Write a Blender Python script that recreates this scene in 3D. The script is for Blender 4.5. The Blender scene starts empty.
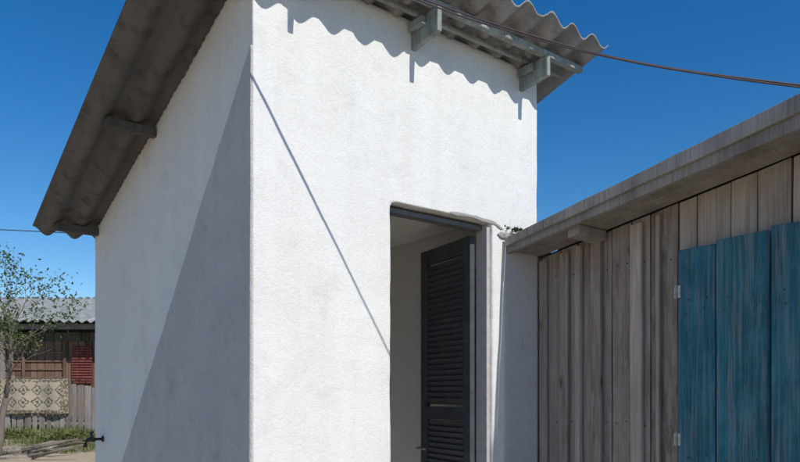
import bpy, bmesh, math, random
from mathutils import Vector, noise, Matrix
random.seed(7)
scene=bpy.context.scene
scene.view_settings.view_transform='Standard'
scene.view_settings.look='None'
scene.view_settings.exposure=0

# ---------------------------------------------------------------- frame of the yard
F=Vector((0.788,0.616,0)).normalized()
L=Vector((-F.y,F.x,0))
O=-L
C=Vector((-0.63,3.0,0))
TH=math.atan2(F.y,F.x)

# ---------------------------------------------------------------- materials
def newmat(name,rough=0.8,spec=0.3):
    m=bpy.data.materials.new(name); m.use_nodes=True
    nt=m.node_tree; b=nt.nodes['Principled BSDF']
    b.inputs['Roughness'].default_value=rough
    b.inputs['Specular IOR Level'].default_value=spec
    return m,nt,b
def N(nt,t,**kw):
    n=nt.nodes.new(t)
    for k,v in kw.items(): setattr(n,k,v)
    return n
def coords(nt,scale=(1,1,1)):
    tc=N(nt,'ShaderNodeTexCoord'); mp=N(nt,'ShaderNodeMapping')
    mp.inputs['Scale'].default_value=scale
    nt.links.new(tc.outputs['Object'],mp.inputs['Vector'])
    return mp.outputs['Vector']
def noise_n(nt,vec,scale,detail=4,rough=0.55):
    n=N(nt,'ShaderNodeTexNoise'); n.inputs['Scale'].default_value=scale
    n.inputs['Detail'].default_value=detail; n.inputs['Roughness'].default_value=rough
    nt.links.new(vec,n.inputs['Vector']); return n.outputs['Fac']
def ramp(nt,fac,stops):
    r=N(nt,'ShaderNodeValToRGB'); e=r.color_ramp.elements
    while len(e)<len(stops): e.new(0.5)
    for i,(p,c) in enumerate(stops):
        e[i].position=p; e[i].color=(c[0],c[1],c[2],1)
    nt.links.new(fac,r.inputs['Fac']); return r.outputs['Color']
def mix(nt,a,b,fac,mode='MIX'):
    m=N(nt,'ShaderNodeMix',data_type='RGBA',blend_type=mode)
    def put(s,v):
        if isinstance(v,(tuple,list)): s.default_value=(v[0],v[1],v[2],1)
        elif isinstance(v,(int,float)): s.default_value=v
        else: nt.links.new(v,s)
    put(m.inputs[6],a); put(m.inputs[7],b); put(m.inputs[0],fac)
    return m.outputs[2]
def bump(nt,b,h,strength,dist,prev=None):
    n=N(nt,'ShaderNodeBump'); n.inputs['Strength'].default_value=strength
    n.inputs['Distance'].default_value=dist
    nt.links.new(h,n.inputs['Height'])
    if prev is not None: nt.links.new(prev,n.inputs['Normal'])
    nt.links.new(n.outputs['Normal'],b.inputs['Normal']); return n.outputs['Normal']

def stucco(name,c1,c2,grain=0.5,gscale=140,spec=0.15,dirt=0.0):
    m,nt,b=newmat(name,0.92,spec)
    v=coords(nt)
    big=noise_n(nt,v,1.3,5,0.6)
    vs=coords(nt,(5,5,0.5)); streak=noise_n(nt,vs,1.5,5,0.6)
    col=ramp(nt,big,[(0.3,c2),(0.65,c1)])
    st=ramp(nt,streak,[(0.35,(0.94,0.93,0.91)),(0.6,(1,1,1))])
    col=mix(nt,col,st,0.7,'MULTIPLY')
    fine=noise_n(nt,v,60,3,0.6)
    fr=ramp(nt,fine,[(0.3,(0.90,0.90,0.90)),(0.6,(1,1,1))])
    col=mix(nt,col,fr,0.7,'MULTIPLY')
    if dirt:
        p1=noise_n(nt,v,4.5,7,0.7)
        pr=ramp(nt,p1,[(0.28,(0.80,0.795,0.79)),(0.46,(1,1,1))])
        col=mix(nt,col,pr,dirt,'MULTIPLY')
    nt.links.new(col,b.inputs['Base Color'])
    h1=noise_n(nt,v,gscale,3,0.6); h2=noise_n(nt,v,22,4,0.6)
    p=bump(nt,b,h2,0.35*grain,0.012)
    bump(nt,b,h1,grain,0.004,p)
    return m
M_white=stucco('white_painted_plaster',(0.80,0.795,0.775),(0.75,0.745,0.725),0.7,130,dirt=0.6)
M_shade_render=stucco('shade_toned_rough_render',(0.56,0.555,0.555),(0.46,0.46,0.465),1.0,85,dirt=0.9)  # darker render tone standing in for shade on both wall coats
M_inner=stucco('interior_plaster',(0.80,0.79,0.77),(0.74,0.73,0.71),0.4)
M_mortar=stucco('mortar',(0.42,0.41,0.39),(0.30,0.295,0.28),1.0,60)

def fibro(name,light,dark,lichen=(0.12,0.115,0.11),ls=3.0,shade_x=None):
    m,nt,b=newmat(name,0.9,0.2)
    v=coords(nt); vs=coords(nt,(3,0.6,1))
    a=noise_n(nt,vs,3.0,6,0.65); c=noise_n(nt,v,9*ls/3,6,0.7)
    col=ramp(nt,a,[(0.3,dark),(0.65,light)])
    k=ramp(nt,c,[(0.50,(0,0,0)),(0.72,(0.8,0.8,0.8))])
    col=mix(nt,col,lichen,k)
    if shade_x is not None:      # left sheet's colour darkened for shade away from the wall bounce
        sp=N(nt,'ShaderNodeSeparateXYZ'); nt.links.new(v,sp.inputs[0])
        lt=N(nt,'ShaderNodeMath',operation='LESS_THAN'); lt.inputs[1].default_value=shade_x
        nt.links.new(sp.outputs['X'],lt.inputs[0])
        col=mix(nt,col,mix(nt,col,(0.46,0.46,0.47),1.0,'MULTIPLY'),lt.outputs[0])
    nt.links.new(col,b.inputs['Base Color'])
    bump(nt,b,noise_n(nt,v,70,4),0.5,0.004)
    return m
M_roof=fibro('fibre_cement_sheet',(0.335,0.32,0.305),(0.225,0.215,0.205),shade_x=0.57)
M_roofbg=fibro('pale_fibre_cement_sheet',(0.34,0.35,0.345),(0.2,0.21,0.21),(0.11,0.11,0.105),5)

def wood(name,cols,grain=0.6,paint=None,wear=0.6,rough=0.85,knots=False,grey=0.65):
    """weathered timber; per-board tone comes from the 'tone' attribute"""
    m,nt,b=newmat(name,rough,0.2)
    at=N(nt,'ShaderNodeAttribute',attribute_name='tone')
    tc=N(nt,'ShaderNodeTexCoord')
    off=N(nt,'ShaderNodeVectorMath',operation='SCALE'); off.inputs[3].default_value=17.0
    cmb=N(nt,'ShaderNodeCombineXYZ')
    for i in range(3): nt.links.new(at.outputs['Fac'],cmb.inputs[i])
    nt.links.new(cmb.outputs[0],off.inputs[0])
    add=N(nt,'ShaderNodeVectorMath',operation='ADD')
    nt.links.new(tc.outputs['Object'],add.inputs[0]); nt.links.new(off.outputs[0],add.inputs[1])
    def mp(s):
        q=N(nt,'ShaderNodeMapping'); q.inputs['Scale'].default_value=s
        nt.links.new(add.outputs[0],q.inputs['Vector']); return q.outputs['Vector']
    g=noise_n(nt,mp((34,34,1.0)),2.4,9,0.75)
    big=noise_n(nt,mp((4,4,0.8)),1.5,5,0.6)
    base=ramp(nt,at.outputs['Fac'],[(i/(len(cols)-1),c) for i,c in enumerate(cols)])
    gr=ramp(nt,g,[(0.30,(0.40,0.37,0.35)),(0.44,(0.82,0.81,0.80)),(0.56,(1,1,1)),(0.72,(1.18,1.16,1.13))])
    if paint is None:
        col=mix(nt,base,gr,grain,'MULTIPLY')
        bb=ramp(nt,big,[(0.3,(0.60,0.58,0.56)),(0.5,(0.95,0.94,0.93)),(0.68,(1.16,1.15,1.14))])
        col=mix(nt,col,bb,0.9,'MULTIPLY')
        if knots:
            vo=N(nt,'ShaderNodeTexVoronoi'); vo.inputs['Scale'].default_value=1.0
            nt.links.new(mp((7,7,2.6)),vo.inputs['Vector'])
            kn=ramp(nt,vo.outputs['Distance'],[(0.05,(0.32,0.27,0.23)),(0.13,(1,1,1))])
            col=mix(nt,col,kn,0.8,'MULTIPLY')
            gg=noise_n(nt,mp((9,9,2)),3,6,0.7)   # silver-grey weathering
            kk=ramp(nt,gg,[(0.42,(0,0,0)),(0.62,(grey,grey,grey))])
            col=mix(nt,col,mix(nt,(0.40,0.375,0.355),gr,0.7,'MULTIPLY'),kk)
    else:
        pb=ramp(nt,big,[(0.3,tuple(x*0.6 for x in paint)),(0.7,tuple(x*1.35 for x in paint))])
        pb=mix(nt,pb,gr,0.8,'MULTIPLY')
        tn=ramp(nt,at.outputs['Fac'],[(0,(0.75,0.8,0.85)),(1,(1.2,1.12,1.05))])
        pb=mix(nt,pb,tn,1.0,'MULTIPLY')
        wr=noise_n(nt,mp((20,20,0.7)),3.0,10,0.75)
        k=ramp(nt,wr,[(wear-0.10,(0,0,0)),(wear+0.10,(0.8,0.8,0.8))])
        w2=noise_n(nt,mp((5,5,3)),1.6,6,0.7)      # broad faded, chalky areas
        k2=ramp(nt,w2,[(0.46,(0,0,0)),(0.66,(0.55,0.55,0.55))])
        chalk=mix(nt,tuple(min(1,x*1.5+0.05) for x in paint),gr,0.8,'MULTIPLY')
        pb=mix(nt,pb,chalk,k2)
        col=mix(nt,pb,base,k)
    nt.links.new(col,b.inputs['Base Color'])
    bump(nt,b,g,0.9,0.005)
    return m
M_board=wood('weathered_board',[(0.23,0.19,0.165),(0.39,0.33,0.29),(0.31,0.255,0.225),(0.54,0.47,0.405),(0.45,0.37,0.325)],0.9,knots=True)
M_fascia=wood('grey_weathered_plank',[(0.27,0.255,0.24),(0.37,0.355,0.34)],0.85)
M_green=wood('pale_grey_green_timber',[(0.36,0.35,0.32),(0.42,0.41,0.38)],0.5,paint=(0.26,0.31,0.295),wear=0.56)
M_darkwood=wood('dark_timber',[(0.10,0.095,0.09),(0.15,0.14,0.13)],0.7)
M_blue=wood('worn_blue_paint',[(0.16,0.21,0.22),(0.27,0.30,0.30)],0.6,paint=(0.024,0.145,0.215),wear=0.58,rough=0.75)
M_brown=wood('brown_board',[(0.17,0.10,0.065),(0.27,0.17,0.115),(0.22,0.15,0.11)],0.7)
M_greyfence=wood('grey_fence_board',[(0.2,0.18,0.16),(0.34,0.31,0.29)],0.7)
M_red=wood('red_painted_board',[(0.2,0.1,0.08),(0.25,0.13,0.1)],0.5,paint=(0.22,0.06,0.05),wear=0.66)
M_bark=wood('bark',[(0.17,0.14,0.115),(0.27,0.23,0.19)],0.8)
M_pole=wood('pole_timber',[(0.16,0.14,0.12),(0.22,0.19,0.17)],0.8)

def plain(name,col,rough=0.6,metal=0.0,var=0.2,sc=30):
    m,nt,b=newmat(name,rough,0.35)
    v=coords(nt); f=noise_n(nt,v,sc,5,0.6)
    c=ramp(nt,f,[(0.3,tuple(x*(1-var) for x in col)),(0.7,tuple(min(1,x*(1+var)) for x in col))])
    nt.links.new(c,b.inputs['Base Color']); b.inputs['Metallic'].default_value=metal
    bump(nt,b,f,0.15,0.002)
    return m
M_door=plain('charcoal_door_paint',(0.060,0.068,0.078),0.6,0,0.25,14)
M_frame=plain('grey_door_frame',(0.14,0.15,0.16),0.5,0,0.2)
M_pframe=plain('pale_door_jamb',(0.46,0.43,0.43),0.5,0,0.12)
M_cable=plain('cable_sheath',(0.075,0.058,0.064),0.5,0,0.2)
M_metal=plain('zinc_metal',(0.35,0.35,0.35),0.45,0.7,0.25)
M_tap=plain('dark_brass_tap',(0.06,0.055,0.05),0.4,0.6,0.3)
M_ceram=plain('insulator_porcelain',(0.4,0.35,0.3),0.3)
M_dark=plain('dark_interior_boarding',(0.035,0.03,0.027),0.9)
M_nail=plain('rusty_nail',(0.07,0.045,0.035),0.8)
M_moss=plain('moss',(0.06,0.07,0.035),0.95,0,0.4,60)
M_floor=plain('cement_floor',(0.42,0.41,0.39),0.9)

def leafmat(name,a,b_):
    m,nt,b=newmat(name,0.6,0.3)
    at=N(nt,'ShaderNodeAttribute',attribute_name='tone')
    c=ramp(nt,at.outputs['Fac'],[(0,a),(1,b_)])
    nt.links.new(c,b.inputs['Base Color'])
    tr=N(nt,'ShaderNodeBsdfTranslucent'); nt.links.new(c,tr.inputs['Color'])
    ms=N(nt,'ShaderNodeMixShader'); ms.inputs[0].default_value=0.3
    out=nt.nodes['Material Output']
    nt.links.new(b.outputs[0],ms.inputs[1]); nt.links.new(tr.outputs[0],ms.inputs[2])
    nt.links.new(ms.outputs[0],out.inputs['Surface'])
    return m
M_leaf=leafmat('leaf',(0.045,0.08,0.025),(0.15,0.19,0.065))
M_grass=leafmat('grass_blade',(0.08,0.11,0.03),(0.26,0.26,0.09))

# ---------------------------------------------------------------- mesh helpers
class MB:
    def __init__(s):
        s.bm=bmesh.new(); s.t=s.bm.verts.layers.float.new('tone')
    def hexa(s,p,tone=None):
        tone=random.random() if tone is None else tone
        v=[s.bm.verts.new(q) for q in p]
        for q in v: q[s.t]=tone
        for f in ((0,3,2,1),(4,5,6,7),(0,1,5,4),(1,2,6,5),(2,3,7,6),(3,0,4,7)):
            s.bm.faces.new([v[i] for i in f])
        return v
    def box(s,x0,x1,y0,y1,z0,z1,tone=None,top=None,bot=None,jit=0.0):
        P=[]
        for (x,y) in ((x0,y0),(x1,y0),(x1,y1),(x0,y1)):
            P.append([x,y,z0 if bot is None else bot(x,y)])
        for (x,y) in ((x0,y0),(x1,y0),(x1,y1),(x0,y1)):
            P.append([x,y,z1 if top is None else top(x,y)])
        if jit:
            for q in P:
                q[0]+=random.uniform(-jit,jit)*0.3; q[1]+=random.uniform(-jit,jit)
                q[2]+=random.uniform(-jit,jit)
        return s.hexa(P,tone)
    def tube(s,pts,rad,n=8,tone=None,cap=True):
        tone=random.random() if tone is None else tone
        pts=[Vector(p) for p in pts]; rings=[]
        if not isinstance(rad,(list,tuple)): rad=[rad]*len(pts)
        ref=Vector((0.3,0.2,1)).normalized()
        for i,p in enumerate(pts):
            d=(pts[min(i+1,len(pts)-1)]-pts[max(i-1,0)]).normalized()
            if abs(d.dot(ref))>0.95: r0=Vector((1,0.1,0)).normalized()
            else: r0=ref
            a=d.cross(r0).normalized(); b=d.cross(a).normalized()
            ring=[]
            for k in range(n):
                an=2*math.pi*k/n
                q=s.bm.verts.new(p+(a*math.cos(an)+b*math.sin(an))*rad[i]); q[s.t]=tone; ring.append(q)
            rings.append(ring)
        for i in range(len(rings)-1):
            for k in range(n):
                s.bm.faces.new((rings[i][k],rings[i][(k+1)%n],rings[i+1][(k+1)%n],rings[i+1][k]))
        if cap:
            s.bm.faces.new(rings[0]); s.bm.faces.new(rings[-1][::-1])
    def poly(s,pts,tone=None):
        tone=random.random() if tone is None else tone
        v=[s.bm.verts.new(p) for p in pts]
        for q in v: q[s.t]=tone
        return s.bm.faces.new(v)
    def obj(s,name,mat,parent=None,bevel=0,smooth=False,recalc=True):
        if recalc: bmesh.ops.recalc_face_normals(s.bm,faces=s.bm.faces)
        me=bpy.data.meshes.new(name); s.bm.to_mesh(me); s.bm.free()
        me.materials.append(mat)
        o=bpy.data.objects.new(name,me); scene.collection.objects.link(o)
        if parent: o.parent=parent
        if smooth:
            for p in me.polygons: p.use_smooth=True
        if bevel:
            b=o.modifiers.new('bevel','BEVEL'); b.width=bevel; b.segments=2; b.limit_method='ANGLE'
        return o
def empty(name,loc=(0,0,0),rot=0):
    e=bpy.data.objects.new(name,None); scene.collection.objects.link(e)
    e.location=loc; e.rotation_euler=(0,0,rot); e.empty_display_size=0.2
    return e

# ================================================================= OUTBUILDING
SL=0.296
def zr(t): return 3.50-SL*t
W,D=1.83,2.48
ob=empty('plastered_outbuilding',C,TH)

def temp(mb,name):
    return mb.obj(name,M_white)
a=MB(); a.box(0,W,0,D,0.1,3,top=lambda x,y:zr(y)-0.004); outer=temp(a,'outer')
a=MB(); a.box(0.13,W-0.13,0.13,D-0.13,0.45,5); inner=temp(a,'inner')
a=MB(); a.box(0.75,1.45,-0.3,0.5,0.45,2.555); cut=temp(a,'cut')
for c in (inner,cut):
    m=outer.modifiers.new('b','BOOLEAN'); m.operation='DIFFERENCE'; m.object=c; m.solver='EXACT'
m=outer.modifiers.new('r','REMESH'); m.mode='VOXEL'; m.voxel_size=0.016
dg=bpy.context.evaluated_depsgraph_get(); dg.update()
me=bpy.data.meshes.new_from_object(outer.evaluated_get(dg))
for c in (outer,inner,cut): bpy.data.objects.remove(c,do_unlink=True)
me.name='walls'
nrm=[v.normal.copy() for v in me.vertices]
for v,n in zip(me.vertices,nrm):
    p=v.co
    d=0.0045*noise.noise(p*1.3)+0.0022*noise.noise(p*6.0)+0.0009*noise.noise(p*22)
    e=min(abs(p.x-0.75),abs(p.x-1.45),abs(p.z-2.555))
    if p.y<0.14 and 0.6<p.x<1.6 and p.z<2.7 and e<0.05:
        d+=0.003*noise.noise(p*9)*(1-e/0.05)
    v.co=p+n*d
for p in me.polygons: p.use_smooth=True
me.materials.clear(); me.materials.append(M_white); me.materials.append(M_inner)
for p in me.polygons:
    c=p.center
    if 0.11<c.x<W-0.11 and 0.125<c.y<D-0.11: p.material_index=1
walls=bpy.data.objects.new('walls',me); scene.collection.objects.link(walls); walls.parent=ob
a=MB(); a.box(0.135,W-0.135,0.135,D-0.135,2.66,2.68); a.obj('ceiling',M_inner,ob)

# triangle on the side wall: sun-shadow edge put into colour as rough render
def coat_mesh(name,grid,inset_axis,depth):
    bm=bmesh.new(); R=[[bm.verts.new(q) for q in r] for r in grid]
    for i in range(len(R)-1):
        for j in range(len(R[0])-1): bm.faces.new((R[i][j],R[i][j+1],R[i+1][j+1],R[i+1][j]))
    ext=bmesh.ops.extrude_face_region(bm,geom=bm.faces[:])
    for g in ext['geom']:
        if isinstance(g,bmesh.types.BMVert): g.co[inset_axis]=depth
    bmesh.ops.recalc_face_normals(bm,faces=bm.faces)
    me=bpy.data.meshes.new(name); bm.to_mesh(me); bm.free(); me.materials.append(M_shade_render)
    for p in me.polygons: p.use_smooth=True
    o=bpy.data.objects.new(name,me); scene.collection.objects.link(o); o.parent=ob
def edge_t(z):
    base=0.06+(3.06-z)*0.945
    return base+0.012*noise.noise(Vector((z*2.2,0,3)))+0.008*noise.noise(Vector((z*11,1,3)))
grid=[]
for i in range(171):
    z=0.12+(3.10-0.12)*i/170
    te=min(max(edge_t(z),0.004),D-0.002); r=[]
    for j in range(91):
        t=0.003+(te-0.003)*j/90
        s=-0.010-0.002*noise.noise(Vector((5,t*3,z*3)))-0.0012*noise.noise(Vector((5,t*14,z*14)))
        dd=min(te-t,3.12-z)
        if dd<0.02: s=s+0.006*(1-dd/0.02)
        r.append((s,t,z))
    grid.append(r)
coat_mesh('shade_triangle_coat',grid,0,0.02)
# eave shadow between doorway and wooden house, deepened by a darker-coloured strip
grid=[]
for i in range(101):
    z=0.12+(2.47-0.12)*i/100; r=[]
    sa=1.540+0.006*noise.noise(Vector((z*3,2,8)))+0.004*noise.noise(Vector((z*13,2,8)))
    for j in range(21):
        s=sa+(1.826-sa)*j/20
        y=-0.0075-0.0012*noise.noise(Vector((s*6,3,z*6)))
        if j<2: y+=0.003*(2-j)/2
        zz=z+(0.012*noise.noise(Vector((s*14,1,1))) if i==100 else 0)
        r.append((s,y,zz))
    grid.append(r)
coat_mesh('eave_shade_strip',grid,1,0.02)

# corrugated roof
def corrugated(name,mat,parent,s0,s1,t0,t1,zf,pitch=0.177,amp=0.024,th=0.007,nt=24,ragged=0.0):
    bm=bmesh.new(); n=int((s1-s0)/pitch*14)
    top=[];bot=[]
    for j in range(nt+1):
        rt=[];rb=[]
        for i in range(n+1):
            s=s0+(s1-s0)*i/n; t=t0+(t1-t0)*j/nt
            if j==0: t+=ragged*noise.noise(Vector((math.floor((s-s0)/0.92)*3.1,s*2,2)))
            w=amp*math.cos(2*math.pi*(s-s0)/pitch)
            sag=0.006*noise.noise(Vector((s*1.5,t*1.2,0)))
            lap=0.006*(int((s-s0)/0.95)%2)
            z=zf(s,t)+w+sag+lap
            rt.append(bm.verts.new((s,t,z+th/2))); rb.append(bm.verts.new((s,t,z-th/2)))
        top.append(rt);bot.append(rb)
    for j in range(nt):
        for i in range(n):
            bm.faces.new((top[j][i],top[j][i+1],top[j+1][i+1],top[j+1][i]))
            bm.faces.new((bot[j][i],bot[j+1][i],bot[j+1][i+1],bot[j][i+1]))
    for i in range(n):
        bm.faces.new((top[0][i+1],top[0][i],bot[0][i],bot[0][i+1]))
        bm.faces.new((top[nt][i],top[nt][i+1],bot[nt][i+1],bot[nt][i]))
    for j in range(nt):
        bm.faces.new((top[j][0],top[j+1][0],bot[j+1][0],bot[j][0]))
        bm.faces.new((top[j+1][n],top[j][n],bot[j][n],bot[j+1][n]))
    bmesh.ops.recalc_face_normals(bm,faces=bm.faces)
    me=bpy.data.meshes.new(name); bm.to_mesh(me); bm.free(); me.materials.append(mat)
    for p in me.polygons: p.use_smooth=len(p.vertices)==4 and abs(p.normal.z)>0.3
    o=bpy.data.objects.new(name,me); scene.collection.objects.link(o); o.parent=parent
    return o
corrugated('roof',M_roof,ob,-0.38,2.055,-0.325,2.58,lambda s,t:zr(t),ragged=0.025,amp=0.027)

# purlins and brackets
a=MB()
a.box(-0.33,2.01,-0.188,-0.150,3.486,3.519)
a.box(-0.30,1.96,-0.085,-0.062,3.472,3.494)
a.obj('front_purlin',M_green,ob,0.004)
a=MB()
for s,h in ((0.19,0.115),(0.884,0.145),(1.686,0.135)):
    w=0.014
    z0=3.484-h
    P=[(s-w,-0.205,z0+0.02),(s+w,-0.205,z0+0.02),(s+w,0.02,z0),(s-w,0.02,z0),
       (s-w,-0.205,3.484),(s+w,-0.205,3.484),(s+w,0.02,3.464),(s-w,0.02,3.464)]
    a.hexa(P)
    a.box(s-0.045,s-0.016,-0.12,-0.02,3.42,3.462)
a.obj('brackets',M_green,ob,0.004)
a=MB()
for t in (1.23,2.40):
    z=zr(t)-0.028
    a.box(-0.27,0.04,t-0.025,t+0.025,z-0.05,z)
    a.box(W-0.04,2.03,t-0.025,t+0.025,z-0.05,z)
    a.box(0.12,W-0.12,t-0.025,t+0.025,z-0.05,z)
a.obj('rear_purlins',M_darkwood,ob,0.004)

# door frame
a=MB()
a.box(0.752,0.766,0.05,0.11,0.46,2.545)
a.box(0.767,1.422,0.05,0.11,2.520,2.545)
a.obj('door_frame',M_frame,ob,0.003)
a=MB()
a.box(1.423,1.448,0.015,0.10,0.46,2.545)
a.obj('door_jamb',M_pframe,ob,0.003)
dl=empty('door_leaf'); dl.parent=ob; dl.location=(1.418,0.105,0.47); dl.rotation_euler=(0,0,math.radians(80))
a=MB(); wd,hd=0.56,2.03
a.box(0,0.07,0,0.032,0,hd); a.box(wd-0.07,wd,0,0.032,0,hd)
a.box(0.071,wd-0.071,0,0.032,0,0.12); a.box(0.071,wd-0.071,0,0.032,hd-0.09,hd); a.box(0.071,wd-0.071,0,0.032,0.98,1.06)
a.obj('leaf_frame',M_door,dl,0.003)
a=MB()
z=0.125
while z<hd-0.115:
    if not(0.95<z<1.065):
        P=[(0.071,0.009,z),(wd-0.071,0.009,z),(wd-0.071,0.014,z-0.003),(0.071,0.014,z-0.003),
           (0.071,0.020,z+0.036),(wd-0.071,0.020,z+0.036),(wd-0.071,0.026,z+0.033),(0.071,0.026,z+0.033)]
        a.hexa(P)
    z+=0.034
a.obj('louvres',M_door,dl)
a=MB(); a.tube([(wd-0.04,0.033,0.80),(wd-0.04,0.08,0.80),(wd-0.14,0.08,0.80)],0.008)
a.obj('handle',M_metal,dl,0,True)
a=MB(); a.box(0.62,1.52,-0.42,-0.002,0.0,0.40); a.obj('door_step',M_floor,ob,0.02)
def smear(name,mat,path,rad,parent,seed=0,n=90):
    bm=bmesh.new(); rings=[]
    P=[Vector(p) for p in path]
    for i in range(n+1):
        f=i/n*(len(P)-1); k=min(int(f),len(P)-2); c=P[k].lerp(P[k+1],f-k)
        endf=min(1,min(i,n-i)/14+0.1); ring=[]
        for j in range(12):
            an=2*math.pi*j/12
            r=rad*endf*(1+0.6*noise.noise(Vector((i*0.09+seed,math.cos(an)*0.8,math.sin(an)*0.8)))+0.12*noise.noise(Vector((i*0.5,an,seed))))
            ring.append(bm.verts.new((c.x,c.y+0.45*r*math.cos(an),c.z+r*math.sin(an)+0.004*noise.noise(Vector((i*0.1,7,seed))))))
        rings.append(ring)
    for i in range(n):
        for j in range(12): bm.faces.new((rings[i][j],rings[i][(j+1)%12],rings[i+1][(j+1)%12],rings[i+1][j]))
    bm.faces.new(rings[0]); bm.faces.new(rings[-1])
    bmesh.ops.recalc_face_normals(bm,faces=bm.faces)
    me=bpy.data.meshes.new(name); bm.to_mesh(me); bm.free(); me.materials.append(mat)
    for p in me.polygons: p.use_smooth=True
    o=bpy.data.objects.new(name,me); scene.collection.objects.link(o); o.parent=parent
smear('mortar_fillet',M_mortar,[(1.05,0.005,2.568),(1.30,0.003,2.570),(1.48,0.001,2.556),(1.54,0.001,2.53)],0.011,ob,1)
smear('roof_joint_mortar',M_mortar,[(1.49,-0.004,2.50),(1.62,-0.004,2.50),(1.82,-0.004,2.50)],0.020,ob,5)
bm=bmesh.new()
for i in range(50):
    c=Vector((random.gauss(1.60,0.035),random.uniform(-0.05,-0.008),2.525+random.uniform(0,0.018)))
    for _ in range(5):
        d=Vector((random.uniform(-1,1),random.uniform(-1,0.3),random.uniform(0,1))).normalized()*random.uniform(0.008,0.020)
        e=d.cross(Vector((random.random(),random.random(),random.random()))).normalized()*0.003
        bm.faces.new([bm.verts.new(c-e),bm.verts.new(c+e),bm.verts.new(c+d)])
me=bpy.data.meshes.new('moss_tufts'); bm.to_mesh(me); bm.free(); me.materials.append(M_moss)
o=bpy.data.objects.new('moss_tufts',me); scene.collection.objects.link(o); o.parent=ob

# ================================================================= WOODEN HOUSE (right)
wh=empty('wooden_house',C,TH)
WS=1.85
def zu(u): return 2.41+0.155*u
a=MB(); nails=MB()
tones=[0.25,0.7,0.35,0.15,0.5,0.3,0.05,0.85,0.95,0.75,0.6,0.9,0.4,0.8]
def board(u,w,tn):
    off=random.uniform(-0.007,0.005); x0=WS+off
    nz=14; lw=random.uniform(0,50); rings=[]
    for k in range(nz+1):
        f=k/nz
        wob1=0.005*noise.noise(Vector((f*4,lw,0))); wob2=0.005*noise.noise(Vector((f*4,lw,9)))
        cup=0.005*noise.noise(Vector((f*2,lw,4)))
        ya=-(u+w-0.006+wob1); yb=-(u+0.003+wob2)
        za=0.32+(zu(u+w)-0.324)*f; zb=0.32+(zu(u)-0.324)*f
        R=[]
        for (x,y,z) in ((x0+cup,ya,za),(x0+0.022,ya,za),(x0+0.022,yb,zb),(x0-cup,yb,zb)):
            q=a.bm.verts.new((x,y,z)); q[a.t]=tn; R.append(q)
        rings.append(R)
    for k in range(nz):
        for j in range(4):
            a.bm.faces.new((rings[k][j],rings[k][(j+1)%4],rings[k+1][(j+1)%4],rings[k+1][j]))
    a.bm.faces.new(rings[0]); a.bm.faces.new(rings[-1])
    for z in (0.62,1.45,2.28):
        for q in (0.28,0.72):
            y=-(u+w*q)+random.uniform(-0.008,0.008); zz=z+random.uniform(-0.012,0.012)
            nails.tube([(x0-0.0045,y,zz),(x0+0.004,y,zz)],0.0034,8)
for k in range(4): board(-0.128-0.14*k,0.138,0.3)
u=0.012; ws=[0.15,0.112,0.12,0.105,0.125,0.107,0.155,0.095,0.165,0.12,0.15,0.10,0.14]; i=0
while u<3.9:
    w=ws[i%len(ws)]; board(u,w,tones[i%len(tones)]); u+=w; i+=1
a.obj('wall_boards',M_board,wh)
nails.obj('nail_heads',M_nail,wh)
a=MB()
for uu,w,tn,ex in ((0.02,0.05,0.2,0),(0.165,0.058,0.55,0),(0.285,0.03,0.9,0.01),(0.385,0.062,0.5,0),(0.63,0.066,0.8,0),(0.775,0.02,0.3,0.0)):
    tl=random.uniform(-0.006,0.006)
    P=[]
    for zf,sg in ((0,1),(1,-1)):
        for (x,y) in ((WS-0.031-ex,-(uu+w)+tl*sg),(WS-0.008,-(uu+w)+tl*sg),(WS-0.008,-uu+tl*sg),(WS-0.031-ex,-uu+tl*sg)):
            P.append((x,y,0.32 if zf==0 else zu(-y)-0.03))
    a.hexa(P,tn)
a.obj('battens',M_board,wh,0.004)
a=MB()
a.box(WS+0.03,5.0,-3.85,0.50,0.2,0,top=lambda x,y:zu(-y)+0.015)
a.obj('inner_boarding',M_dark,wh)
a=MB()
x=WS+0.03
while x<5.0:
    w=random.uniform(0.12,0.17)
    a.box(x,min(x+w-0.005,5.0),-3.885,-3.855,0.2,zu(3.87)-0.02); x+=w
y=-3.85
while y<0.45:
    w=random.uniform(0.12,0.17); a.box(5.002,5.025,y,y+w-0.005,0.2,0,top=lambda x,yy:zu(-yy)-0.02); y+=w
a.obj('end_boards',M_board,wh,0.003)
a=MB()
U1=4.1
def fz(y): return 0.055+0.03*min(-y,2.0)
def strip(x0,x1,y0,y1,top,bot,tn,amp,seed,n=60):
    R=[]
    for i in range(n+1):
        y=y0+(y1-y0)*i/n
        tz=top(y)+amp*noise.noise(Vector((y*3,seed,0)))+amp*0.5*noise.noise(Vector((y*14,seed,0))); bz=bot(y)+amp*noise.noise(Vector((y*3,seed,5)))
        wx=amp*0.8*noise.noise(Vector((y*2,seed,9)))
        r=[a.bm.verts.new(q) for q in ((x0+wx,y,bz),(x1,y,bz),(x1,y,tz),(x0+wx,y,tz))]
        for q in r: q[a.t]=tn
        R.append(r)
    for i in range(n):
        for j in range(4): a.bm.faces.new((R[i][j],R[i][(j+1)%4],R[i+1][(j+1)%4],R[i+1][j]))
    a.bm.faces.new(R[0]); a.bm.faces.new(R[-1])
strip(1.555,1.585,-U1,-0.012,lambda y:zu(-y)+fz(y),lambda y:zu(-y)-0.012,0.3,0.004,1)
strip(1.534,1.551,-U1,-0.012,lambda y:zu(-y)+fz(y)+0.012,lambda y:zu(-y)+fz(y)*0.42,0.85,0.005,2)
a.obj('fascia',M_fascia,wh,0.003)
a=MB()
a.box(1.59,1.70,-U1,-0.013,0,0,0.2,top=lambda x,y:zu(-y)+0.02,bot=lambda x,y:zu(-y)+0.001)
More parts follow.
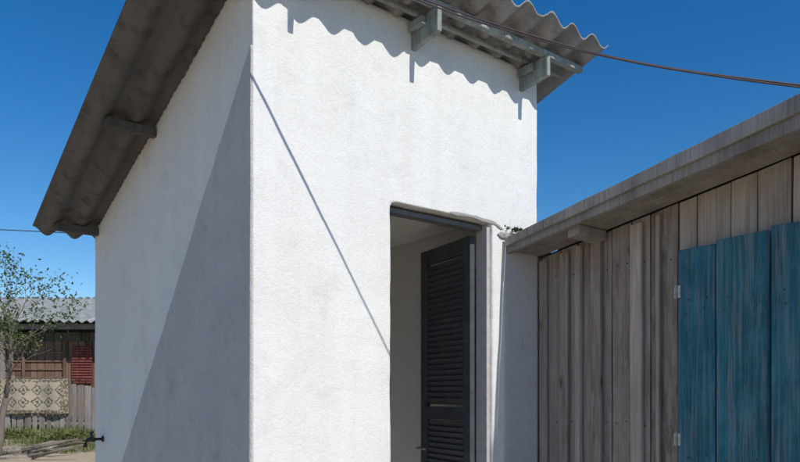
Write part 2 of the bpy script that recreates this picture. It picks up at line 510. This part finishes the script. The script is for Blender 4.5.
a.box(1.704,1.842,-U1,-0.013,0,0,0.5,top=lambda x,y:zu(-y)+0.02,bot=lambda x,y:zu(-y)+0.003)
a.obj('soffit_boards',M_fascia,wh,0.002)
a=MB()
for uu in (0.40,1.75,3.1):
    a.box(1.60,WS-0.014,-(uu+0.075),-uu,0,0,0.6,top=lambda x,y:zu(-y)-0.001,bot=lambda x,y:zu(-y)-0.05)
a.obj('purlin_ends',M_fascia,wh,0.005)
corrugated('roof',M_roofbg,wh,1.59,5.2,-4.12,-0.02,lambda s,t:2.41+0.155*(-t)+0.062+0.03*min(-t,2.0),nt=20,amp=0.02)
corrugated('roof_rear',M_roofbg,wh,1.86,5.2,-0.02,0.6,lambda s,t:2.41+0.155*(-t)+0.045,nt=4,amp=0.02)
sh=empty('blue_shutter'); sh.parent=wh
a=MB(); x0,x1=WS-0.052,WS-0.028
for (u0,u1,zt,tn,dx) in ((0.906,1.095,2.303,0.35,0),(1.104,1.335,2.318,0.75,-0.006),(1.339,1.52,2.335,0.5,0.006),(1.525,1.72,2.325,0.2,-0.003),(1.725,1.90,2.33,0.6,0)):
    a.box(x0+dx,x1+dx,-u1,-u0,0.75,zt,tn,jit=0.004)
a.obj('planks',M_blue,sh,0.004)
a=MB()
for z in (1.28,2.02): a.box(WS-0.0275,WS-0.010,-1.88,-0.93,z-0.05,z+0.05,0.4)
a.obj('ledges',M_blue,sh,0.003)
a=MB()
for z in (1.385,2.10):
    a.box(x0-0.004,x0-0.0005,-0.925,-0.909,z-0.03,z+0.03); a.tube([(x0+0.004,-0.899,z-0.035),(x0+0.004,-0.899,z+0.035)],0.006)
    a.box(x0+0.012,x0+0.016,-0.899,-0.880,z-0.03,z+0.03)
a.obj('hinges',M_metal,sh,0.001)
a=MB()
for u_ in (0.96,1.05,1.15,1.28,1.40,1.48,1.58,1.67):
    for z in (1.26,1.31,2.0,2.05):
        y=-u_+random.uniform(-0.01,0.01); zz=z+random.uniform(-0.01,0.01); a.tube([(x0-0.0085,y,zz),(x0,y,zz)],0.003,8)
a.obj('nail_heads',M_nail,sh)

# ================================================================= cables
pc=empty('service_cable',C,TH)
ctrl=[(-0.10,0.215,3.39),(-0.03,0.325,3.325),(0.12,0.475,3.235),(0.291,0.650,3.135),(0.48,0.838,3.02),(0.708,1.078,2.894),(0.897,1.288,2.803),
      (1.071,1.495,2.731),(1.234,1.694,2.670),(1.53,2.06,2.563),(1.845,2.44,2.475)]
def smooth(c,sub=8):
    P=[Vector((x,-u,z)) for x,u,z in c]; out=[]
    for i in range(len(P)-1):
        p0=P[max(i-1,0)];p1=P[i];p2=P[i+1];p3=P[min(i+2,len(P)-1)]
        for k in range(sub):
            t=k/sub
            out.append(0.5*((2*p1)+(p2-p0)*t+(2*p0-5*p1+4*p2-p3)*t*t+(3*p1-p0-3*p2+p3)*t**3))
    out.append(P[-1]); return out
S=smooth(ctrl)
for q in range(2):
    a=MB(); pts=[]
    for i,p in enumerate(S):
        fr=i/(len(S)-1); gap=0.0034+0.005*max(0,1-fr*1.5)
        an=i*0.18+math.pi*q
        pts.append(p+Vector((0.3*gap*math.cos(an),0,gap*(1 if q else -1)*(0.7+0.3*math.cos(i*0.2)))))
    a.tube(pts,0.0034,8); a.obj('strand_%d'%(q+1),M_cable,pc,0,True)
a=MB()
a.tube([(-0.10,-0.185,3.486),(-0.10,-0.19,3.435),(-0.10,-0.195,3.43),(-0.10,-0.205,3.40),(-0.10,-0.21,3.395),(-0.10,-0.215,3.37)],[0.008,0.008,0.02,0.022,0.013,0.02],12)
a.tube([(1.85,-2.44,2.475),(1.83,-2.44,2.475),(1.82,-2.44,2.475),(1.80,-2.44,2.475)],[0.01,0.01,0.022,0.02],12)
a.obj('insulators',M_ceram,pc,0,True)

# ================================================================= tap
tp=empty('water_tap',C+L*2.28+Vector((0,0,1.30)),TH)
a=MB()
a.tube([(0.0,0,0),(-0.05,0,0)],0.010,12)
a.tube([(-0.002,0,0),(-0.008,0,0)],0.022,14)
a.tube([(-0.05,0,-0.004),(-0.07,0,0),(-0.09,0,0),(-0.108,0,-0.012),(-0.116,0,-0.03),(-0.116,0,-0.052)],[0.014,0.017,0.014,0.012,0.011,0.0125],12)
a.tube([(-0.075,0,0.01),(-0.075,0,0.03),(-0.075,0,0.045)],[0.012,0.008,0.006],10)
a.tube([(-0.075,-0.03,0.048),(-0.075,-0.012,0.052),(-0.075,0.012,0.052),(-0.075,0.03,0.048)],[0.008,0.005,0.005,0.008],8)
a.obj('tap_body',M_tap,tp,0,True)

# ================================================================= GROUND
def gh(x,y):
    pts=[(-1e4,0),(1.5,0),(4.0,0.36),(5.5,0.50),(14,1.03),(30,1.12),(60,1.2),(1e4,1.2)]
    z=0
    for (a0,b0),(a1,b1) in zip(pts,pts[1:]):
        if a0<=y<=a1: z=b0+(b1-b0)*(y-a0)/(a1-a0); break
    z+=0.03*noise.noise(Vector((x*0.5,y*0.5,0)))+0.008*noise.noise(Vector((x*2.5,y*2.5,4)))
    return z
def axis(lo,hi,fine_lo,fine_hi,step):
    out=[]; x=fine_lo
    while x<fine_hi: out.append(x); x+=step
    s=step;x=fine_hi
    while x<hi: out.append(x); s*=1.35; x+=s
    out.append(hi); s=step; x=fine_lo-step; pre=[]
    while x>lo: pre.append(x); s*=1.35; x-=s
    pre.append(lo)
    return pre[::-1]+out
xs=axis(-900,900,-16,8,0.25); ys=axis(-900,900,-4,22,0.25)
bm=bmesh.new(); G=[[bm.verts.new((x,y,gh(x,y))) for x in xs] for y in ys]
for j in range(len(ys)-1):
    for i in range(len(xs)-1):
        bm.faces.new((G[j][i],G[j][i+1],G[j+1][i+1],G[j+1][i]))
me=bpy.data.meshes.new('ground'); bm.to_mesh(me); bm.free()
for p in me.polygons: p.use_smooth=True
m,nt,b=newmat('sandy_ground',0.95,0.1)
v=coords(nt); n1=noise_n(nt,v,0.55,6,0.6); n2=noise_n(nt,v,18,6,0.7)
soil=ramp(nt,n2,[(0.3,(0.38,0.29,0.19)),(0.7,(0.54,0.43,0.30))])
gr=ramp(nt,n2,[(0.3,(0.07,0.09,0.03)),(0.7,(0.20,0.20,0.08))])
k=ramp(nt,n1,[(0.47,(0,0,0)),(0.56,(1,1,1))])
sep=N(nt,'ShaderNodeSeparateXYZ'); nt.links.new(v,sep.inputs[0])
mr=N(nt,'ShaderNodeMapRange'); mr.inputs[1].default_value=9.8; mr.inputs[2].default_value=11
nt.links.new(sep.outputs['Y'],mr.inputs[0])
kk=mix(nt,(0,0,0),k,mr.outputs[0])
nt.links.new(mix(nt,soil,gr,kk),b.inputs['Base Color'])
bump(nt,b,n2,0.6,0.02)
me.materials.append(m)
g=bpy.data.objects.new('ground',me); scene.collection.objects.link(g)

# grass
a=MB()
for _ in range(12000):
    x=random.uniform(-11,-4.2); y=random.uniform(9.9,13.5)
    if noise.noise(Vector((x*0.9,y*0.9,2)))+0.25*min(1,(y-9.9))<0.05: continue
    z=gh(x,y)-0.01; h=random.uniform(0.04,0.13)*(1+1.1*max(0,noise.noise(Vector((x*1.3,y*1.3,9)))))
    an=random.uniform(0,6.28); w=0.010; dx,dy=math.cos(an)*w,math.sin(an)*w
    lx,ly=random.uniform(-1,1)*h*0.5,random.uniform(-1,1)*h*0.5
    a.poly([(x-dx,y-dy,z),(x+dx,y+dy,z),(x+lx,y+ly,z+h)])
a.obj('grass',M_grass,recalc=False)
def shrub(name,x,y,r,h,n,seed):
    rnd=random.Random(seed); b_=MB()
    for _ in range(n):
        an=rnd.uniform(0,6.28); rr=r*math.sqrt(rnd.random()); hz=h*rnd.random()*(1-0.6*(rr/r)**2)*(0.7+0.6*noise.noise(Vector((math.cos(an)*2,math.sin(an)*2,seed))))
        c=Vector((rr*math.cos(an),rr*math.sin(an)*0.7,hz))
        a1=Vector([rnd.uniform(-1,1) for _ in range(3)]).normalized(); a2=a1.cross(Vector([rnd.uniform(-1,1) for _ in range(3)])).normalized()
        s=rnd.uniform(0.03,0.07); b_.poly([c-a1*s*0.5,c+a2*s*0.25,c+a1*s*0.5,c-a2*s*0.25],min(1,max(0,rnd.random()*0.6+0.4*hz/h)))
    for _ in range(14):
        an=rnd.uniform(0,6.28); b_.tube([(0,0,0),(0.5*r*math.cos(an),0.35*r*math.sin(an),h*0.4),(0.8*r*math.cos(an),0.5*r*math.sin(an),h*0.6)],[0.008,0.006,0.003],5,0.1)
    o=b_.obj(name,M_grass,recalc=False); o.location=(x,y,gh(x,y))
for i,(x,y,r,h) in enumerate(((-5.4,11.4,0.5,0.28),(-6.6,11.7,0.5,0.22),(-7.6,11.4,0.5,0.3))):
    shrub('shrub',x,y,r,h,1100,i+3)

# ================================================================= neighbouring house
HY=14.5
nh=empty('wooden_house',(0,0,0))
a=MB(); x=-12.0
while x<-5.2:
    w=random.uniform(0.13,0.2); a.box(x,x+w-0.012,HY,HY+0.03,1.15,2.72); x+=w
a.obj('wall_boards',M_brown,nh,0.003)
a=MB(); a.box(-12,-5.2,HY+0.035,HY+4,0.9,2.95); a.obj('inner_boarding',M_dark,nh)
a=MB(); x=-12.0
while x<-5.2:
    w=random.uniform(0.16,0.22); a.box(x,x+w-0.01,HY-0.005,HY+0.03,2.725,2.90); x+=w
a.obj('shade_toned_boards',M_darkwood,nh,0.003)  # dark timber paints in the veranda shade below the eave
a=MB(); a.box(-12.2,-5.0,HY-0.5,HY-0.46,2.92,3.02)
for x in (-11.8,-9.9,-8.05,-5.5): a.box(x,x+0.09,HY-0.48,HY-0.39,0.9,2.92)
a.obj('veranda_posts',M_greyfence,nh,0.005)
corrugated('roof',M_roofbg,nh,-12.4,-4.8,HY-0.65,HY+2.2,lambda s,t:3.06+0.30*(t-HY+0.65),nt=10)
corrugated('roof_back',M_roofbg,nh,-12.4,-4.8,HY+2.2,HY+5.0,lambda s,t:3.915-0.30*(t-HY-2.2),nt=10)
a=MB(); 
for i in range(3): a.box(-6.75+0.13*i,-6.63+0.13*i,HY-0.05,HY-0.02,1.85,2.62)
z=1.90
while z<2.58: a.box(-6.77,-6.35,HY-0.07,HY-0.052,z,z+0.03); z+=0.055
a.obj('red_shutter',M_red,nh,0.004)
a=MB()
for z in (1.95,2.12,2.29,2.46): a.box(-8.6,-6.95,HY-0.03,HY-0.004,z,z+0.025)
for x in (-8.62,-7.8,-6.95): a.box(x,x+0.05,HY-0.06,HY-0.031,1.6,2.7)
a.obj('window_slats',M_brown,nh)

# fence with quilt
FY=12.6
fe=empty('fence')
a=MB(); x=-11.0
while x<-5.0:
    w=random.uniform(0.07,0.11); z=gh(x,FY); a.box(x,x+w,FY,FY+0.02,z,z+0.86+random.uniform(-0.07,0.06),jit=0.008); x+=w+random.uniform(0.015,0.04)
a.obj('pickets',M_greyfence,fe,0.003)
a=MB()
a.box(-11,-5,FY+0.022,FY+0.06,gh(-8,FY)+0.70,gh(-8,FY)+0.77); a.box(-11,-5,FY+0.022,FY+0.06,gh(-8,FY)+0.2,gh(-8,FY)+0.27)
for x in (-10.8,-9,-7.1,-5.3): a.box(x,x+0.09,FY+0.062,FY+0.15,0.6,gh(x,FY)+0.98)
a.obj('rails',M_greyfence,fe,0.003)

# quilt
m,nt,b=newmat('patterned_quilt',0.9,0.1)
tc=N(nt,'ShaderNodeTexCoord'); sp=N(nt,'ShaderNodeSeparateXYZ'); nt.links.new(tc.outputs['Object'],sp.inputs[0])
v=coords(nt)
def M(op,x,y=None,z=None):
    n=N(nt,'ShaderNodeMath',operation=op)
    for i,q in enumerate((x,y,z)):
        if q is None: continue
        if isinstance(q,(int,float)): n.inputs[i].default_value=q
        else: nt.links.new(q,n.inputs[i])
    return n.outputs[0]
X=sp.outputs['X']; Z=sp.outputs['Z']
cell=0.22
fx=M('ABSOLUTE',M('SUBTRACT',M('FRACT',M('DIVIDE',X,cell)),0.5)); fz_=M('ABSOLUTE',M('SUBTRACT',M('FRACT',M('DIVIDE',Z,cell)),0.5))
dia=M('ADD',fx,fz_)
ws_=noise_n(nt,v,28,3)
dia2=M('ADD',dia,M('MULTIPLY',M('SUBTRACT',ws_,0.5),0.6))
d1=M('MULTIPLY',M('GREATER_THAN',dia2,0.32),M('LESS_THAN',dia2,0.46))
d2=M('LESS_THAN',dia2,0.15)
pat=M('MAXIMUM',d1,d2)
base=mix(nt,(0.42,0.35,0.265),(0.12,0.11,0.075),pat)
brd=M('GREATER_THAN',M('MAXIMUM',M('MULTIPLY',M('ABSOLUTE',X),1.0/0.66),M('MULTIPLY',M('ABSOLUTE',Z),1.0/0.30)),0.84)
bc=mix(nt,(0.13,0.12,0.085),(0.36,0.29,0.21),M('GREATER_THAN',ws_,0.52))
nt.links.new(mix(nt,base,bc,brd),b.inputs['Base Color'])
bump(nt,b,noise_n(nt,v,60),0.4,0.01)
bm=bmesh.new(); nx,nz=70,44; rows=[]
for j in range(nz+1):
    r=[]
    for i in range(nx+1):
        x=-0.66+1.32*i/nx; z=0.33-0.63*j/nz
        y=-0.045+0.022*math.sin(x*11)*(0.3+j/nz)+0.03*noise.noise(Vector((x*3,z*3,0)))
        zz=z
        if j<3: y+=0.05*(3-j)/3; zz=0.30
        r.append(bm.verts.new((x+0.02*(j/nz)*math.sin(x*3),y,zz-0.03*abs(math.sin(x*4))*(j/nz))))
    rows.append(r)
for j in range(nz):
    for i in range(nx): bm.faces.new((rows[j][i],rows[j][i+1],rows[j+1][i+1],rows[j+1][i]))
me=bpy.data.meshes.new('quilt'); bm.to_mesh(me); bm.free(); me.materials.append(m)
for p in me.polygons: p.use_smooth=True
q=bpy.data.objects.new('quilt',me); scene.collection.objects.link(q); q.location=(-6.62,FY-0.01,gh(-6.6,FY)+0.62)
sm=q.modifiers.new('s','SOLIDIFY'); sm.thickness=0.012

# ================================================================= tree
def tree(name,base,height,seed,lean=(0,0),leaves=26,lsize=0.05,levels=4,r0=0.06,spread=0.7,minz=0.0):
    rnd=random.Random(seed); lr=random.Random(seed+99)
    T=empty(name,base)
    wb=MB(); lb=MB()
    def branch(p,d,ln,r,lev):
        pts=[p.copy()];rad=[r]; n=5; q=p.copy(); dd=d.copy()
        for i in range(n):
            dd=(dd+Vector((rnd.uniform(-1,1),rnd.uniform(-1,1),rnd.uniform(-0.5,0.8)))*0.17).normalized()
            q=q+dd*ln/n; pts.append(q.copy()); rad.append(r*(1-0.42*(i+1)/n))
        wb.tube(pts,rad,6 if lev else 10,cap=True)
        if lev>=levels-2:
            for _ in range(leaves//(1 if lev==levels-1 else 3)):
                k=lr.randrange(2,n+1); c=pts[k]+Vector([lr.gauss(0,0.07) for _ in range(3)])
                a1=Vector([lr.uniform(-1,1) for _ in range(3)]).normalized()
                a2=a1.cross(Vector([lr.uniform(-1,1) for _ in range(3)])).normalized()
                s=lsize*lr.uniform(0.5,1.2); tn=lr.random()
                if c.z<minz+lr.uniform(-0.25,0.25): continue
                lb.poly([c-a1*s*0.5,c+a2*s*0.22,c+a1*s*0.5,c-a2*s*0.22],tn)
        if lev<levels-1:
            for _ in range(rnd.choice((3,3,4))):
                k=rnd.randrange(2,n+1)
                nd=(dd+Vector((rnd.uniform(-1,1),rnd.uniform(-1,1),rnd.uniform(-0.35,0.6)))*spread).normalized()
                branch(pts[k],nd,ln*rnd.uniform(0.5,0.75),rad[k]*0.6,lev+1)
    branch(Vector((0,0,-0.05)),Vector((lean[0],lean[1],1)).normalized(),height*0.5,r0,0)
    wb.obj('trunk_and_limbs',M_bark,T,0,True); lb.obj('foliage',M_leaf,T,recalc=False)
tree('young_tree',(-4.76,8.2,gh(-4.76,8.2)),2.35,5,(0.0,0),26,0.05,5,0.05,0.8,minz=1.6)
for i,(x,y,h) in enumerate(((-17,30,4.2),(-24,33,5),(-11,36,3.6),(16,45,5),(30,60,6),(-34,40,6))):
    tree('tree',(x,y,gh(x,y)),h,40+i,(0,0),26,0.32,4,0.14,0.9)

fb=MB()
for i in range(9):
    x=random.uniform(-5.6,-4.9); y=random.uniform(9.3,10.2); an=random.uniform(-0.5,0.9); ln=random.uniform(0.4,0.9)
    z=gh(x,y)+0.03
    fb.tube([(x,y,z),(x+ln*0.5*math.cos(an),y+ln*0.5*math.sin(an),z+random.uniform(0.03,0.12)),(x+ln*math.cos(an),y+ln*math.sin(an),z+random.uniform(0,0.2))],[0.025,0.018,0.006],7)
fb.obj('fallen_branches',M_bark,None,0,True)

def pole(x,y,h):
    P=empty('utility_pole',(x,y,0)); z=gh(x,y)
    a=MB(); a.tube([(0,0,z-0.2),(0,0,z+1.5),(0,0,h)],[0.085,0.075,0.06],14); a.obj('post',M_pole,P,0,True)
    a=MB(); a.box(-0.4,0.4,-0.1,-0.062,h-0.35,h-0.27); a.obj('cross_arm',M_pole,P,0.004)
    a=MB(); a.tube([(0.0,-0.08,h-0.27),(0,-0.08,h-0.22),(0,-0.08,h-0.16)],[0.02,0.035,0.02],10); a.obj('insulator',M_ceram,P,0,True)
pole(-1.0,8.6,3.62); pole(-15.0,9.6,4.55)
a=MB(); pts=[]
for i in range(31):
    f=i/30; pts.append((-15+14*f,9.52-1.0*f,4.39-0.95*f-0.5*4*f*(1-f)*0.08))
a.tube(pts,0.006,6); a.obj('overhead_wire',M_cable,None,0,True)

# ================================================================= light, sky, camera
sund=(F*0.035+O*0.743+Vector((0,0,0.669))).normalized()
el=math.asin(sund.z); az=math.atan2(sund.x,sund.y)
sl=bpy.data.lights.new('sun','SUN'); sl.energy=3.9; sl.angle=math.radians(0.5); sl.color=(1.0,0.96,0.885)
so=bpy.data.objects.new('sun',sl); scene.collection.objects.link(so)
so.rotation_euler=sund.to_track_quat('Z','Y').to_euler(); so.location=(3,-4,8)
w=bpy.data.worlds.new('World'); scene.world=w; w.use_nodes=True; nt=w.node_tree
bg=nt.nodes['Background']; sk=N(nt,'ShaderNodeTexSky'); sk.sky_type='NISHITA'; sk.sun_disc=False
sk.sun_elevation=el; sk.sun_rotation=az; sk.air_density=1.0; sk.dust_density=0.1; sk.ozone_density=2.2; sk.altitude=300
hs=N(nt,'ShaderNodeHueSaturation'); hs.inputs['Saturation'].default_value=1.42; hs.inputs['Hue'].default_value=0.504
nt.links.new(sk.outputs[0],hs.inputs['Color']); nt.links.new(hs.outputs[0],bg.inputs[0]); bg.inputs[1].default_value=0.12

cd=bpy.data.cameras.new('camera'); cam=bpy.data.objects.new('camera',cd); scene.collection.objects.link(cam)
cam.location=(0,0,1.6); cam.rotation_euler=(math.radians(90),0,0)
cd.sensor_width=36; cd.lens=31.5; cd.shift_y=0.205; cd.clip_end=3000; cd.clip_start=0.05
scene.camera=cam
